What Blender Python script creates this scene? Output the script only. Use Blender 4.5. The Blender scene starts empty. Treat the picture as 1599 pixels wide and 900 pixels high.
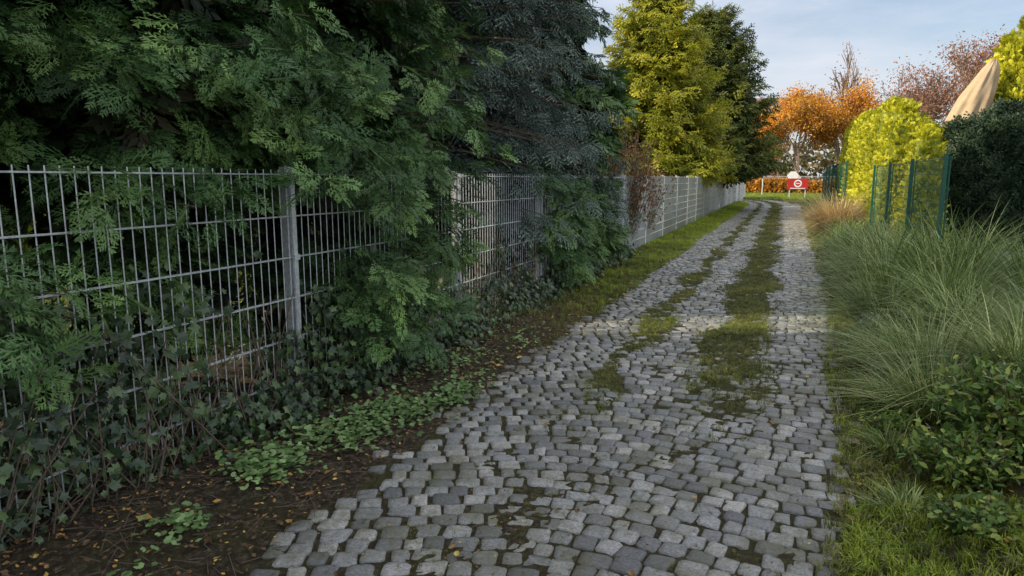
import bpy, math, numpy as np
from mathutils import Vector
rng=np.random.default_rng(11)
U=lambda a,b,n=None: rng.uniform(a,b,n)
scene=bpy.context.scene
SUN=np.array([-.9,-.43,0.0]); SUN/=np.linalg.norm(SUN); EL=math.radians(26)
SUNV=np.array([SUN[0]*math.cos(EL),SUN[1]*math.cos(EL),math.sin(EL)])

# ---------------------------------------------------------------- mesh helpers
def nrm(a): return a/np.maximum(np.linalg.norm(a,axis=-1,keepdims=True),1e-9)
def frames(Y,Z):
    Y=nrm(Y); X=nrm(np.cross(Y,Z)); Z=np.cross(X,Y)
    return np.stack([X,Y,Z],axis=2)
def inst(tpl,P,R,S,r):
    v,t=tpl; n=len(P)
    if n==0: return (np.zeros((0,3)),np.zeros((0,3),int),np.zeros(0))
    V=np.einsum('nij,kj->nki',R,v)*np.asarray(S).reshape(-1,1,1)+P[:,None,:]
    T=t[None]+(np.arange(n)*len(v))[:,None,None]
    return V.reshape(-1,3),T.reshape(-1,3),np.repeat(r,len(v))
def segs(P0,P1,R0,R1,n=5,r=None):
    P0=np.atleast_2d(P0).astype(float);P1=np.atleast_2d(P1).astype(float);m=len(P0)
    R0=np.broadcast_to(np.asarray(R0,float),(m,));R1=np.broadcast_to(np.asarray(R1,float),(m,))
    d=nrm(P1-P0); h=np.where(np.abs(d[:,2:3])>.9,np.array([[1.,0,0]]),np.array([[0,0,1.]]))
    x=nrm(np.cross(d,h)); y=np.cross(d,x)
    a=np.arange(n)*2*np.pi/n+np.pi/4
    ring=np.cos(a)[None,:,None]*x[:,None]+np.sin(a)[None,:,None]*y[:,None]
    A=P0[:,None]+ring*R0[:,None,None]; B=P1[:,None]+ring*R1[:,None,None]
    V=np.concatenate([A,B],1)
    T=[]
    for i in range(n):
        j=(i+1)%n; T+=[(i,j,n+j),(i,n+j,n+i)]
    for i in range(1,n-1): T+=[(0,i+1,i),(n,n+i,n+i+1)]
    T=np.array(T); TT=T[None]+(np.arange(m)*2*n)[:,None,None]
    if r is None: r=rng.random(m)
    return V.reshape(-1,3),TT.reshape(-1,3),np.repeat(r,2*n)
def box(c,s,r=.5):
    c=np.array(c,float);s=np.array(s,float)/2
    v=np.array([[x,y,z] for x in(-1,1) for y in(-1,1) for z in(-1,1)])*s+c
    t=np.array([(0,1,3),(0,3,2),(4,6,7),(4,7,5),(0,4,5),(0,5,1),(2,3,7),(2,7,6),(0,2,6),(0,6,4),(1,5,7),(1,7,3)])
    return v,t,np.full(8,r)
def mesh(name,parts,mats,smooth=False,parent=None):
    Vs=[];Ts=[];Rs=[];Ms=[];o=0
    for p in parts:
        V,T,r=p[:3]; mi=p[3] if len(p)>3 else 0
        if len(V)==0: continue
        Vs.append(V);Ts.append(T+o);Rs.append(r);Ms.append(np.full(len(T),mi));o+=len(V)
    V=np.concatenate(Vs);T=np.concatenate(Ts);r=np.concatenate(Rs);M=np.concatenate(Ms)
    me=bpy.data.meshes.new(name)
    me.vertices.add(len(V)); me.vertices.foreach_set('co',V.astype(np.float32).ravel())
    me.loops.add(len(T)*3); me.loops.foreach_set('vertex_index',T.astype(np.int32).ravel())
    me.polygons.add(len(T)); me.polygons.foreach_set('loop_start',(np.arange(len(T))*3).astype(np.int32))
    me.polygons.foreach_set('material_index',M.astype(np.int32))
    me.polygons.foreach_set('use_smooth',np.full(len(T),bool(smooth)))
    me.update(calc_edges=True)
    at=me.attributes.new('rnd','FLOAT','POINT'); at.data.foreach_set('value',r.astype(np.float32))
    for m in mats: me.materials.append(m)
    ob=bpy.data.objects.new(name,me); scene.collection.objects.link(ob)
    if parent: ob.parent=parent
    return ob
def empty(name):
    e=bpy.data.objects.new(name,None); scene.collection.objects.link(e); return e
def snoise(x,y,f=1.0,s=0):
    x=np.asarray(x)*f;y=np.asarray(y)*f
    return (np.sin(x*1.7+s)*np.cos(y*1.3+s*2.1)+.6*np.sin(x*3.1-y*2.3+s*1.3)+.4*np.cos(x*5.3+y*4.7+s*.7)+.3*np.sin(x*9.1-y*7.7+s))/2.3
def sm(t): t=np.clip(t,0,1); return t*t*(3-2*t)

# ---------------------------------------------------------------- terrain functions
def shift(y): return -0.012*np.clip(y-44,0,40)**2
def xl(y): return -2.0+.05*np.sin(y*.9)+shift(y)
def xr(y): return np.interp(y,[-3,0,3,8.5,21,45,80],[.1,.2,.33,.6,.78,1.05,1.1])+.03*np.sin(y*1.7)+shift(y)
def zf(x,y):
    x=np.asarray(x,float);y=np.asarray(y,float)
    l=xl(y);r=xr(y)
    z=.07*sm((l-x)/.8)
    z=z+(.24*sm((x-r-.05)/1.0)-.16*sm((x-2.6)/.5))*sm((22-y)/5)
    fine=np.where((x>2.7)&(y>9)&(y<20),0,1)
    z=z+.012*snoise(x,y,1.3)*fine*np.where((x<l)|(x>r),1.6,.5)
    return z
def dirt(x,y):
    """how deeply earth and moss have covered the setts"""
    return np.clip(snoise(x*1.3,y*.8,1.5,2.2)+.7*snoise(x,y,6,1)+.5*snoise(x,y,14,3)-.30+.45*np.exp(-((x+1.1)/.42)**2)*sm((8-y)/3)+.4*np.exp(-((x+.25)/.3)**2),0,1)
def cstrip(x,y):
    w=.27+.06*np.sin(y*1.3)+.04*np.sin(y*3.7)
    return np.exp(-((x-shift(y)+.34+.06*np.sin(y*2.1))/w)**4)*sm((y-3.9)/3.6)*np.clip(.78+.6*snoise(x,y,3,5)+.6*snoise(x,y,11,2),0,1)
def lstrip(x,y):
    w=.14+.05*np.sin(y*1.7+1)+.03*np.sin(y*4.1)
    return np.exp(-((x-shift(y)+1.25+.06*np.sin(y*2.4))/w)**4)*sm((y-3.6)/2.5)*np.clip(.66+.7*snoise(x,y,2.4,1)+.6*snoise(x,y,10,4),0,1)

# ---------------------------------------------------------------- materials
def newmat(name):
    m=bpy.data.materials.new(name); m.use_nodes=True; nt=m.node_tree; nt.nodes.clear()
    out=nt.nodes.new('ShaderNodeOutputMaterial'); b=nt.nodes.new('ShaderNodeBsdfPrincipled')
    nt.links.new(b.outputs[0],out.inputs[0]); return m,nt,b,out
def ramp(nt,fac,cols):
    n=nt.nodes.new('ShaderNodeValToRGB'); e=n.color_ramp.elements
    while len(e)<len(cols): e.new(.5)
    for i,c in enumerate(cols):
        p,c=c if isinstance(c[0],float) and isinstance(c[1],(tuple,list)) else (i/(len(cols)-1),c)
        e[i].position=p; e[i].color=(*c,1)
    nt.links.new(fac,n.inputs[0]); return n.outputs[0]
def noise(nt,scale,detail=4,coord=None,rough=.6):
    tc=nt.nodes.new('ShaderNodeTexCoord'); n=nt.nodes.new('ShaderNodeTexNoise')
    n.inputs['Scale'].default_value=scale;n.inputs['Detail'].default_value=detail;n.inputs['Roughness'].default_value=rough
    nt.links.new(coord or tc.outputs['Object'],n.inputs['Vector']); return n.outputs[0]
def mixc(nt,f,a,b,mode='MIX'):
    n=nt.nodes.new('ShaderNodeMix'); n.data_type='RGBA'; n.blend_type=mode
    if isinstance(f,(int,float)): n.inputs[0].default_value=f
    else: nt.links.new(f,n.inputs[0])
    for k,v in((6,a),(7,b)):
        if isinstance(v,tuple): n.inputs[k].default_value=(*v,1)
        else: nt.links.new(v,n.inputs[k])
    return n.outputs[2]
def attr(nt,name='rnd'):
    a=nt.nodes.new('ShaderNodeAttribute'); a.attribute_name=name; return a.outputs['Fac']
def bump(nt,b,h,strength,dist):
    n=nt.nodes.new('ShaderNodeBump'); n.inputs['Strength'].default_value=strength;n.inputs['Distance'].default_value=dist
    nt.links.new(h,n.inputs['Height']); nt.links.new(n.outputs[0],b.inputs['Normal'])
def leafmat(name,cols,trans=.3,rough=.5,spec=.35,nsc=1.2):
    m,nt,b,out=newmat(name)
    c=ramp(nt,attr(nt),cols)
    nz=ramp(nt,noise(nt,nsc,2),[(.3,(.62,.64,.62)),(.7,(1.28,1.22,1.1))])
    c=mixc(nt,1.0,c,nz,'MULTIPLY')
    nt.links.new(c,b.inputs['Base Color']); b.inputs['Roughness'].default_value=rough
    b.inputs['Specular IOR Level'].default_value=spec
    if trans>0:
        t=nt.nodes.new('ShaderNodeBsdfTranslucent'); nt.links.new(c,t.inputs[0])
        mx=nt.nodes.new('ShaderNodeMixShader'); mx.inputs[0].default_value=trans
        nt.links.new(b.outputs[0],mx.inputs[1]);nt.links.new(t.outputs[0],mx.inputs[2]);nt.links.new(mx.outputs[0],out.inputs[0])
    return m
def plain(name,col,rough=.6,metal=0,var=.25,nsc=8,bmp=0,useattr=0):
    m,nt,b,out=newmat(name)
    n=noise(nt,nsc,5)
    c=ramp(nt,n,[(.3,tuple(x*(1-var) for x in col)),(.7,tuple(min(1,x*(1+var)) for x in col))])
    if useattr: c=mixc(nt,1.0,c,ramp(nt,attr(nt),[(1-useattr,)*3,(1+useattr,)*3]),'MULTIPLY')
    nt.links.new(c,b.inputs['Base Color']); b.inputs['Roughness'].default_value=rough; b.inputs['Metallic'].default_value=metal
    if bmp: bump(nt,b,n,bmp,.02)
    return m
M={}
M['cyp']=leafmat('cypress_foliage',[(.02,.058,.02),(.08,.17,.055),(.25,.41,.12)],0)
M['cyp_in']=leafmat('cypress_inner_shaded',[(.008,.016,.007),(.022,.04,.015),(.06,.045,.02)],0)  # darker copy of the foliage; shade of the crown gaps put into colour
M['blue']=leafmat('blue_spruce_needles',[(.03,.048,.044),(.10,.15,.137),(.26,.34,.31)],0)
M['spr']=leafmat('sunlit_spruce_needles',[(.12,.16,.02),(.36,.39,.035),(.6,.56,.06)],.2,nsc=.5)  # sunlit yellow put into the needle colour; darker copy follows
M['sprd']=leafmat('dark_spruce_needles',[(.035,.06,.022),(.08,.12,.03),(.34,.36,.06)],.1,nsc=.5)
M['gold']=leafmat('golden_thuja',[(.32,.36,.02),(.62,.62,.03),(.8,.76,.07)],.25,nsc=.8)
M['yew']=leafmat('yew_foliage',[(.014,.034,.02),(.03,.06,.034),(.06,.10,.046)],0)
M['ivy']=leafmat('ivy_leaves',[(.02,.042,.02),(.042,.08,.035),(.12,.19,.07)],0,.33,.5)
M['givy']=leafmat('ground_ivy_leaves',[(.11,.2,.07),(.2,.33,.12),(.32,.48,.22)],.2)
M['grass']=leafmat('grass_blades',[(.10,.115,.035),(.18,.21,.05),(.4,.38,.13)],.2)
M['grassb']=leafmat('bright_grass',[(.22,.31,.035),(.36,.47,.05),(.52,.6,.10)],.3)
M['lawn']=leafmat('lawn_blades',[(.16,.24,.03),(.26,.35,.04),(.4,.47,.08)],.3)
M['carex']=leafmat('sedge_blades',[(.08,.14,.03),(.21,.31,.07),(.64,.67,.35)],.2)
M['fgr']=leafmat('fountain_grass_blades',[(.42,.3,.16),(.62,.48,.28),(.75,.62,.4)],.3)
M['shr']=leafmat('shrub_leaves',[(.06,.12,.03),(.13,.24,.05),(.38,.44,.10)],.2)
M['silv']=leafmat('silver_leaves',[(.2,.25,.21),(.33,.39,.34),(.5,.55,.48)],.1)
M['rust']=leafmat('rust_leaves',[(.18,.08,.045),(.3,.14,.06),(.2,.2,.06)],.2)
M['orange']=leafmat('autumn_leaves_orange',[(.46,.18,.02),(.66,.31,.035),(.72,.45,.08)],.3,nsc=.3)
M['pink']=leafmat('autumn_leaves_red',[(.26,.12,.09),(.38,.2,.14),(.45,.26,.18)],.3)
M['dead']=leafmat('fallen_leaves',[(.12,.07,.04),(.26,.15,.07),(.5,.28,.08),(.7,.55,.14)],.1)
M['farg']=leafmat('distant_foliage',[(.09,.10,.05),(.16,.14,.06),(.25,.17,.08)],.2)
M['bark']=plain('bark',(.14,.105,.075),.9,0,.5,14,.6)
M['twig']=plain('twigs',(.25,.19,.15),.9,0,.4,5)
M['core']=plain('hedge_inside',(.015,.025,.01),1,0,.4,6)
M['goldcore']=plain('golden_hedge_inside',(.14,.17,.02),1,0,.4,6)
M['galv']=plain('galvanised_steel',(.7,.73,.75),.4,.4,.25,30)
M['slat']=plain('grey_privacy_strips',(.4,.44,.48),.42,0,.25,1.2,useattr=.4)
M['green']=plain('green_powdercoat',(.012,.10,.065),.5,0,.2,10)
M['pole']=plain('grey_green_pole_paint',(.10,.14,.13),.5,0,.2,10)
M['asph']=plain('asphalt',(.09,.09,.095),.9,0,.3,40,.3)
M['fabric']=plain('beige_fabric',(.46,.34,.21),.85,0,.2,3,.3)
M['red']=plain('red_board',(.45,.02,.02),.5,0,.1,5)
M['white']=plain('white_paint',(.8,.8,.78),.5,0,.05,5)
M['brick']=plain('brick',(.3,.17,.13),.9,0,.3,3)
M['roof']=plain('roof_tiles',(.17,.10,.08),.8,0,.3,3)
M['glass']=plain('window_glass',(.04,.05,.06),.1,0,.1,3)

m,nt,b,out=newmat('granite_cobbles')
c=ramp(nt,attr(nt),[(.155,.158,.165),(.25,.253,.26),(.35,.352,.357),(.5,.485,.46)])
c=mixc(nt,1.0,c,ramp(nt,noise(nt,75,6,rough=.85),[(.34,(.38,.38,.38)),(.66,(1.5,1.5,1.48))]),'MULTIPLY')
mo=ramp(nt,noise(nt,2.6,9,rough=.82),[(.44,(0,0,0)),(.60,(1,1,1))])
c2=mixc(nt,.62,c,(.12,.12,.045)); c=mixc(nt,mo,c,c2)
nt.links.new(c,b.inputs['Base Color']); b.inputs['Roughness'].default_value=.52
bump(nt,b,noise(nt,42,9,rough=.8),1.0,.008); M['stone']=m
m,nt,b,out=newmat('ground_soil_and_grass')
soil=ramp(nt,noise(nt,26,8,rough=.8),[(.3,(.024,.018,.013)),(.5,(.08,.062,.044)),(.72,(.3,.24,.175))])
gr=ramp(nt,noise(nt,30,9,rough=.9),[(.3,(.025,.032,.01)),(.5,(.085,.095,.027)),(.72,(.29,.28,.08))])
w=attr(nt,'grassw'); md=nt.nodes.new('ShaderNodeMath'); md.operation='ADD'; nt.links.new(w,md.inputs[0])
ns=nt.nodes.new('ShaderNodeMapRange'); ns.inputs[1].default_value=.3;ns.inputs[2].default_value=.7;ns.inputs[3].default_value=-.5;ns.inputs[4].default_value=.5
nt.links.new(noise(nt,9,8,rough=.8),ns.inputs[0]); nt.links.new(ns.outputs[0],md.inputs[1]); md.use_clamp=True
nt.links.new(mixc(nt,md.outputs[0],soil,gr),b.inputs['Base Color']); b.inputs['Roughness'].default_value=.95
b.inputs['Specular IOR Level'].default_value=.15
bump(nt,b,noise(nt,50,8,rough=.8),1,.04); M['ground']=m

# ---------------------------------------------------------------- ground mesh
def axis(lo,hi,step,far0,far1,g=1.25):
    a=list(np.arange(lo,hi+1e-6,step)); s=step; x=a[-1]
    while x<far1: s*=g; x+=s; a.append(x)
    s=step;x=a[0]
    while x>far0: s*=g; x-=s; a.insert(0,x)
    return np.array(a)
gx=axis(-3.4,1.6,.028,-400,400); gy=axis(1.4,18,.032,-60,900,1.06)
X,Y=np.meshgrid(gx,gy); Z=zf(X,Y)
inl=(X>xl(Y))&(X<xr(Y))&(Y<62)
strip=np.maximum(cstrip(X,Y),lstrip(X,Y))
dz=dirt(X,Y)
Z=Z-np.where(inl,.002,0)+np.where(inl,.0105*dz,0)
Z=Z+.017*strip*inl
Z=Z+rng.normal(0,1,Z.shape)*(np.abs(X)<6)*np.where(inl,.0026,.006)
V=np.stack([X,Y,Z],-1).reshape(-1,3); ny,nx=X.shape
i=(np.arange(ny-1)[:,None]*nx+np.arange(nx-1)[None]).ravel()
T=np.concatenate([np.stack([i,i+1,i+nx+1],1),np.stack([i,i+nx+1,i+nx],1)])
ground=mesh('ground',[(V,T,np.zeros(len(V)))],[M['ground']],True)
G=np.where(inl,.35+.5*strip+.3*snoise(X,Y,1.1,3),0)
lv=(X<=xl(Y))
G=np.where(lv,sm((Y-5.5)/4)*.9+.05+.25*snoise(X,Y,1.5,1),G)
G=np.where(X<-3.2,.0+.3*snoise(X,Y,.6),G)
G=np.where(X<-6.2,.9,G)
G=np.where((X>=xr(Y)),.5+.3*snoise(X,Y,1.2,2),G)
G=np.where((X>1.6)&(Y<20),.3,G)
G=np.where(Y>58,1.2,G); G=np.clip(G,0,1.3)
at=ground.data.attributes.new('grassw','FLOAT','POINT'); at.data.foreach_set('value',G.astype(np.float32).ravel())

# ---------------------------------------------------------------- cobbles
cx=[];cy=[];ca=[];cb=[]
y=-1.5
while y<62:
    x=-2.35+U(0,.1)
    rowh=.10*U(.9,1.12)
    while x<1.3:
        wdt=U(.075,.135)
        cx.append(x+wdt/2+shift(y));cy.append(y);ca.append(wdt/2);cb.append(rowh/2);x+=wdt+.007
    y+=rowh+.007
cx=np.array(cx);cy=np.array(cy);ca=np.array(ca);cb=np.array(cb)
f=lambda x:.16*np.cos((x+1.0)*2.1)+.18*x
sl=(f(cx+.01)-f(cx-.01))/.02*np.where(cy<44,1,0)
cy=cy+np.where(cy<46,f(cx),0)+rng.normal(0,.004,len(cy))
cx=cx+rng.normal(0,.004,len(cx))
st=np.maximum(cstrip(cx,cy),lstrip(cx,cy))
keep=(cx-ca*.5>xl(cy)-U(-.04,.2,len(cx)))&(cx+ca*.5<xr(cy)+U(-.03,.12,len(cx)))&(rng.random(len(cx))>st*.75)&(rng.random(len(cx))>.012)
cx,cy,ca,cb,sl,st=[q[keep] for q in(cx,cy,ca,cb,sl,st)]
n=len(cx);K=8
sgx=np.array([1,-1,-1,1]);sgy=np.array([1,1,-1,-1])
Cx=sgx[None]*ca[:,None]*(1+rng.normal(0,.10,(n,4)));Cy=sgy[None]*cb[:,None]*(1+rng.normal(0,.10,(n,4)))
cut=U(.08,.24,(n,4))
LX=np.zeros((n,8));LY=np.zeros((n,8))
for i in range(4):
    pv=(i-1)%4;nx_=(i+1)%4;c_=cut[:,i]
    LX[:,2*i]=Cx[:,i]+(Cx[:,pv]-Cx[:,i])*c_*.8;LY[:,2*i]=Cy[:,i]+(Cy[:,pv]-Cy[:,i])*c_*.8
    LX[:,2*i+1]=Cx[:,i]+(Cx[:,nx_]-Cx[:,i])*c_*.8;LY[:,2*i+1]=Cy[:,i]+(Cy[:,nx_]-Cy[:,i])*c_*.8
th=np.arctan(sl)*.95+rng.normal(0,.045,n)
hz=zf(cx,cy)+rng.normal(0,.0022,n)-st*.004
tx=rng.normal(0,.035,n);ty=rng.normal(0,.035,n)
rings=[]
for rr,zz in((1.0,-.03),(.99,.001),(.935,.0075),(.5,.0088)):
    lx=LX*rr;ly=LY*rr
    zr=zz+tx[:,None]*lx+ty[:,None]*ly+rng.normal(0,.0013,(n,K))*(zz>.005)
    X2=cx[:,None]+lx*np.cos(th)[:,None]-ly*np.sin(th)[:,None]
    Y2=cy[:,None]+lx*np.sin(th)[:,None]+ly*np.cos(th)[:,None]
    rings.append(np.stack([X2,Y2,hz[:,None]+zr],-1))
cen=np.stack([cx,cy,hz+.0088+rng.normal(0,.001,n)],-1)[:,None]
V=np.concatenate(rings+[cen],1)
T=[]
for k in range(3):
    for i in range(K):
        j=(i+1)%K;A=k*K;B=(k+1)*K;T+=[(A+i,A+j,B+j),(A+i,B+j,B+i)]
for i in range(K): T.append((3*K+i,3*K+(i+1)%K,4*K))
T=np.array(T)[None]+(np.arange(n)*(4*K+1))[:,None,None]
mesh('cobblestone_lane',[(V.reshape(-1,3),T.reshape(-1,3),np.repeat(rng.random(n),4*K+1))],[M['stone']],True)

# ---------------------------------------------------------------- templates
class TB:
    def __init__(s): s.v=[];s.t=[]
    def rh(s,a,b,w,n=(0,0,1),pos=.4):
        a=np.array(a,float);b=np.array(b,float);d=b-a;x=np.cross(d,n);x/=max(np.linalg.norm(x),1e-9)
        m=a+d*pos;o=len(s.v);s.v+=[a,m+x*w/2,b,m-x*w/2];s.t+=[(o,o+1,o+2),(o,o+2,o+3)]
    def tri(s,a,b,c):
        o=len(s.v);s.v+=[np.array(a,float),np.array(b,float),np.array(c,float)];s.t.append((o,o+1,o+2))
    def out(s): return np.array(s.v),np.array(s.t)
def bend(v,k=.25,kx=.3):
    v=v.copy(); v[:,2]+=-k*v[:,1]**2-kx*v[:,0]**2; return v
def frond(ns,nsub,seed,w=.045):
    r=np.random.default_rng(seed);b=TB();b.rh((0,0,0),(0,1,0),.03)
    for i in range(ns):
        t=.04+.9*i/ns;sd=1 if i%2 else -1;L=.58*(1-t)**.6*min(1,.5+t*2.5)*r.uniform(.75,1.2)+.04
        an=math.radians(r.uniform(36,56)*(1-.3*t));d=np.array([sd*math.sin(an),math.cos(an),r.uniform(-.22,.22)])
        p=np.array([0,t,0]);b.rh(p,p+d*L,w*(1.0 if nsub else 3.4))
        for j in range(nsub):
            t2=.2+.75*j/nsub;s2=1 if j%2 else -1;a2=math.radians(38)*s2
            d2=np.array([d[0]*math.cos(a2)+d[1]*math.sin(a2),-d[0]*math.sin(a2)+d[1]*math.cos(a2),r.uniform(-.3,.3)])
            q=p+d*L*t2;b.rh(q,q+d2*(.16*(1-t2)+.06),w)
    v,t=b.out();return bend(v,.22,.25),t
FR=[frond(9,5,i) for i in range(3)]
FC=[frond(11,0,i+5) for i in range(2)]
def shoot(nn,nside,seed,nl=.07,w=.014):
    r=np.random.default_rng(seed);b=TB()
    ax=[((0,0,0),(0,1,0))]
    for i in range(nside):
        t=.15+.7*i/nside;sd=1 if i%2 else -1;an=math.radians(r.uniform(38,55));L=.45*(1-t)+.12
        ax.append(((0,t,0),(sd*math.sin(an)*L,t+math.cos(an)*L,r.uniform(-.1,.1)-.05)))
    for A,B in ax:
        A=np.array(A);B=np.array(B);L=np.linalg.norm(B-A);d=(B-A)/L;b.rh(A,B,w*1.6)
        k=max(4,int(nn*L));x=np.cross(d,(0,0,1));x/=np.linalg.norm(x);z=np.cross(x,d)
        for j in range(k):
            ph=j*2.4+r.uniform(0,.5);q=A+d*L*(j+.5)/k;dd=(x*math.cos(ph)+z*math.sin(ph)*.8)*.8+d*.6
            e=q+dd/np.linalg.norm(dd)*nl*r.uniform(.8,1.2);s=np.cross(dd,d);s=s/np.linalg.norm(s)*w/2
            b.tri(q-s,q+s,e)
        b.tri(B-x*w,B+x*w,B+d*nl)
    v,t=b.out();return bend(v,.15,.3),t
SH=[shoot(19,6,i,.10,.04) for i in range(3)]
SF=[shoot(8,5,i+9,.16,.08) for i in range(2)]
def lobed(pts,fold=.15):
    v=[(0,.0,0)];
    for a,r in pts: v.append((r*math.sin(math.radians(a)),r*math.cos(math.radians(a))+.35,-fold*abs(math.sin(math.radians(a)))*r))
    v[0]=(0,.35,.02);v=np.array(v);n=len(pts)
    t=np.array([(0,1+i,1+(i+1)%n) for i in range(n)]);return v,t
IVY=lobed([(0,.65),(22,.3),(60,.5),(88,.28),(125,.42),(180,.3),(-125,.42),(-88,.28),(-60,.5),(-22,.3)])
RND=lobed([(0,.42),(20,.5),(40,.42),(62,.52),(85,.43),(110,.5),(140,.45),(180,.12),(-140,.45),(-110,.5),(-85,.43),(-62,.52),(-40,.42),(-20,.5)],-.25)
def ovate():
    v=np.array([(0,0,0),(.22,.3,.05),(.2,.65,.04),(0,1,-.06),(-.2,.65,.04),(-.22,.3,.05),(0,.5,-.02)],float)
    t=np.array([(0,1,6),(1,2,6),(2,3,6),(3,4,6),(4,5,6),(5,0,6)]);return v,t
OV=ovate()
DL=(np.array([(0,0,0),(.3,.35,.12),(.18,.8,.05),(0,1,.15),(-.2,.75,.02),(-.3,.3,.1),(0,.5,-.03)],float),OV[1])
def tuft(nb,seed,spread=.45,w=.06):
    r=np.random.default_rng(seed);v=[];t=[]
    for i in range(nb):
        a=r.uniform(0,6.28);rr=r.uniform(0,spread);bx,by=rr*math.cos(a),rr*math.sin(a)
        az=r.uniform(0,6.28);L=r.uniform(.4,1.1);ln=r.uniform(.1,1.1);o=len(v)
        h=np.array([math.cos(az),math.sin(az),0]);s=np.array([-h[1],h[0],0])*w/2;B=np.array([bx,by,-.05])
        m=B+h*ln*.35*L+np.array([0,0,.6*L]);e=B+h*ln*L+np.array([0,0,L*(1-.5*ln)])
        v+=[B-s,B+s,m+s*.8,m-s*.8,e];t+=[(o,o+1,o+2),(o,o+2,o+3),(o+3,o+2,o+4)]
    return np.array(v),np.array(t)
TU=[tuft(14,i) for i in range(4)]
def scatter_up(tpls,P,S,r,tilt=.25):
    parts=[];k=len(tpls);n=len(P);S=np.broadcast_to(S,(n,))
    zz=nrm(np.stack([rng.normal(0,tilt,n),rng.normal(0,tilt,n),np.ones(n)],1));az=U(0,6.283,n)
    R=frames(np.stack([np.cos(az),np.sin(az),np.zeros(n)],1),zz)
    for i in range(k):
        q=np.arange(n)%k==i;parts.append(inst(tpls[i],P[q],R[q],S[q],r[q]))
    return parts
def blades(base,az,L,lean,droop,w,r,seg=6):
    n=len(base);t=np.linspace(0,1,seg+1)[None]
    rad=L[:,None]*(lean[:,None]*t+droop[:,None]*t**2*.6);z=L[:,None]*(t*np.sqrt(1-np.minimum(lean,.98)**2)[:,None]-droop[:,None]*t**2*.6)
    h=np.stack([np.cos(az),np.sin(az)],1)
    P=np.concatenate([base[:,None,:2]+rad[:,:,None]*h[:,None],(base[:,2:3]+z)[:,:,None]],2)
    s=np.stack([-h[:,1],h[:,0],np.zeros(n)],1)[:,None]*(w*(1-t**1.5*.95))[:,:,None]/2
    V=np.stack([P-s,P+s],2).reshape(n,-1,3);T=[]
    for i in range(seg): A=2*i;T+=[(A,A+1,A+3),(A,A+3,A+2)]
    T=np.array(T)[None]+(np.arange(n)*2*(seg+1))[:,None,None]
    return V.reshape(-1,3),T.reshape(-1,3),np.repeat(r,2*(seg+1))

# ---------------------------------------------------------------- gap between the conifers through which sun reaches the lane
def gap(P,rv=.95,rh=.55):
    O=np.array([-.45,7.75,0]);t=(P[:,0]-O[0])/SUNV[0]
    Q=O+t[:,None]*SUNV
    return (((P[:,1]-Q[:,1])/rh)**2+((P[:,2]-Q[:,2])/rv)**2<1)&(P[:,0]<-1.5)
def gap2(P,D,S):
    d=nrm(D)*np.asarray(S).reshape(-1,1);return gap(P)|gap(P+d*.5)|gap(P+d)

# ---------------------------------------------------------------- cypress trees
def boughs(tr,tips,nf,size,tpls,sag=.12,w=.36,dr=(-.15,.55)):
    B=len(tips);roots=np.stack([np.full(B,tr[0]),np.full(B,tr[1]),tips[:,2]+U(-.1,.35,B)],1)
    ax=tips-roots;Ln=np.linalg.norm(ax,axis=1);a=ax/Ln[:,None]
    side=nrm(np.cross(a,[0,0,1.]));
    t=1-U(0,1,(B,nf))**1.4*.75
    P=roots[:,None]+ax[:,None]*t[:,:,None];P[:,:,2]+=sag*np.sin(np.pi*t)
    sgn=np.sign(U(-1,1,(B,nf)))*U(.1,1,(B,nf))
    P=P+side[:,None]*(sgn*w*(1.2-t)*.7)[:,:,None]
    P[:,:,2]+=rng.normal(0,.06,(B,nf))
    D=a[:,None]*.65+side[:,None]*(sgn*1.0)[:,:,None]+rng.normal(0,.35,(B,nf,3));D[:,:,2]-=U(*dr,(B,nf))
    N=a[:,None]*.6+rng.normal(0,.45,(B,nf,3));N[:,:,2]+=.85
    S=(size*U(.6,1.25,(B,nf))*(1.2-.35*t))
    br=np.clip(U(0,.9,(B,1))*.5+U(0,.3,(B,nf))+.9*(t-.72),0,1)  # lighter tips, darker bases: highlight and shade put into spray tone
    P=P.reshape(-1,3);D=D.reshape(-1,3);N=N.reshape(-1,3);S=S.ravel();br=br.ravel()
    k=~gap2(P,D,S);P,D,N,S,br=P[k],D[k],N[k],S[k],br[k]
    R=frames(D,N);parts=[]
    for i in range(len(tpls)):
        q=np.arange(len(P))%len(tpls)==i;parts.append(inst(tpls[i],P[q],R[q],S[q],br[q]))
    k=~(gap(tips)|gap((tips+roots)/2)|gap(tips*.75+roots*.25));
    wood=segs(roots[k],(tips-a*.12)[k],.012,.004,4)
    return parts,wood
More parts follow.
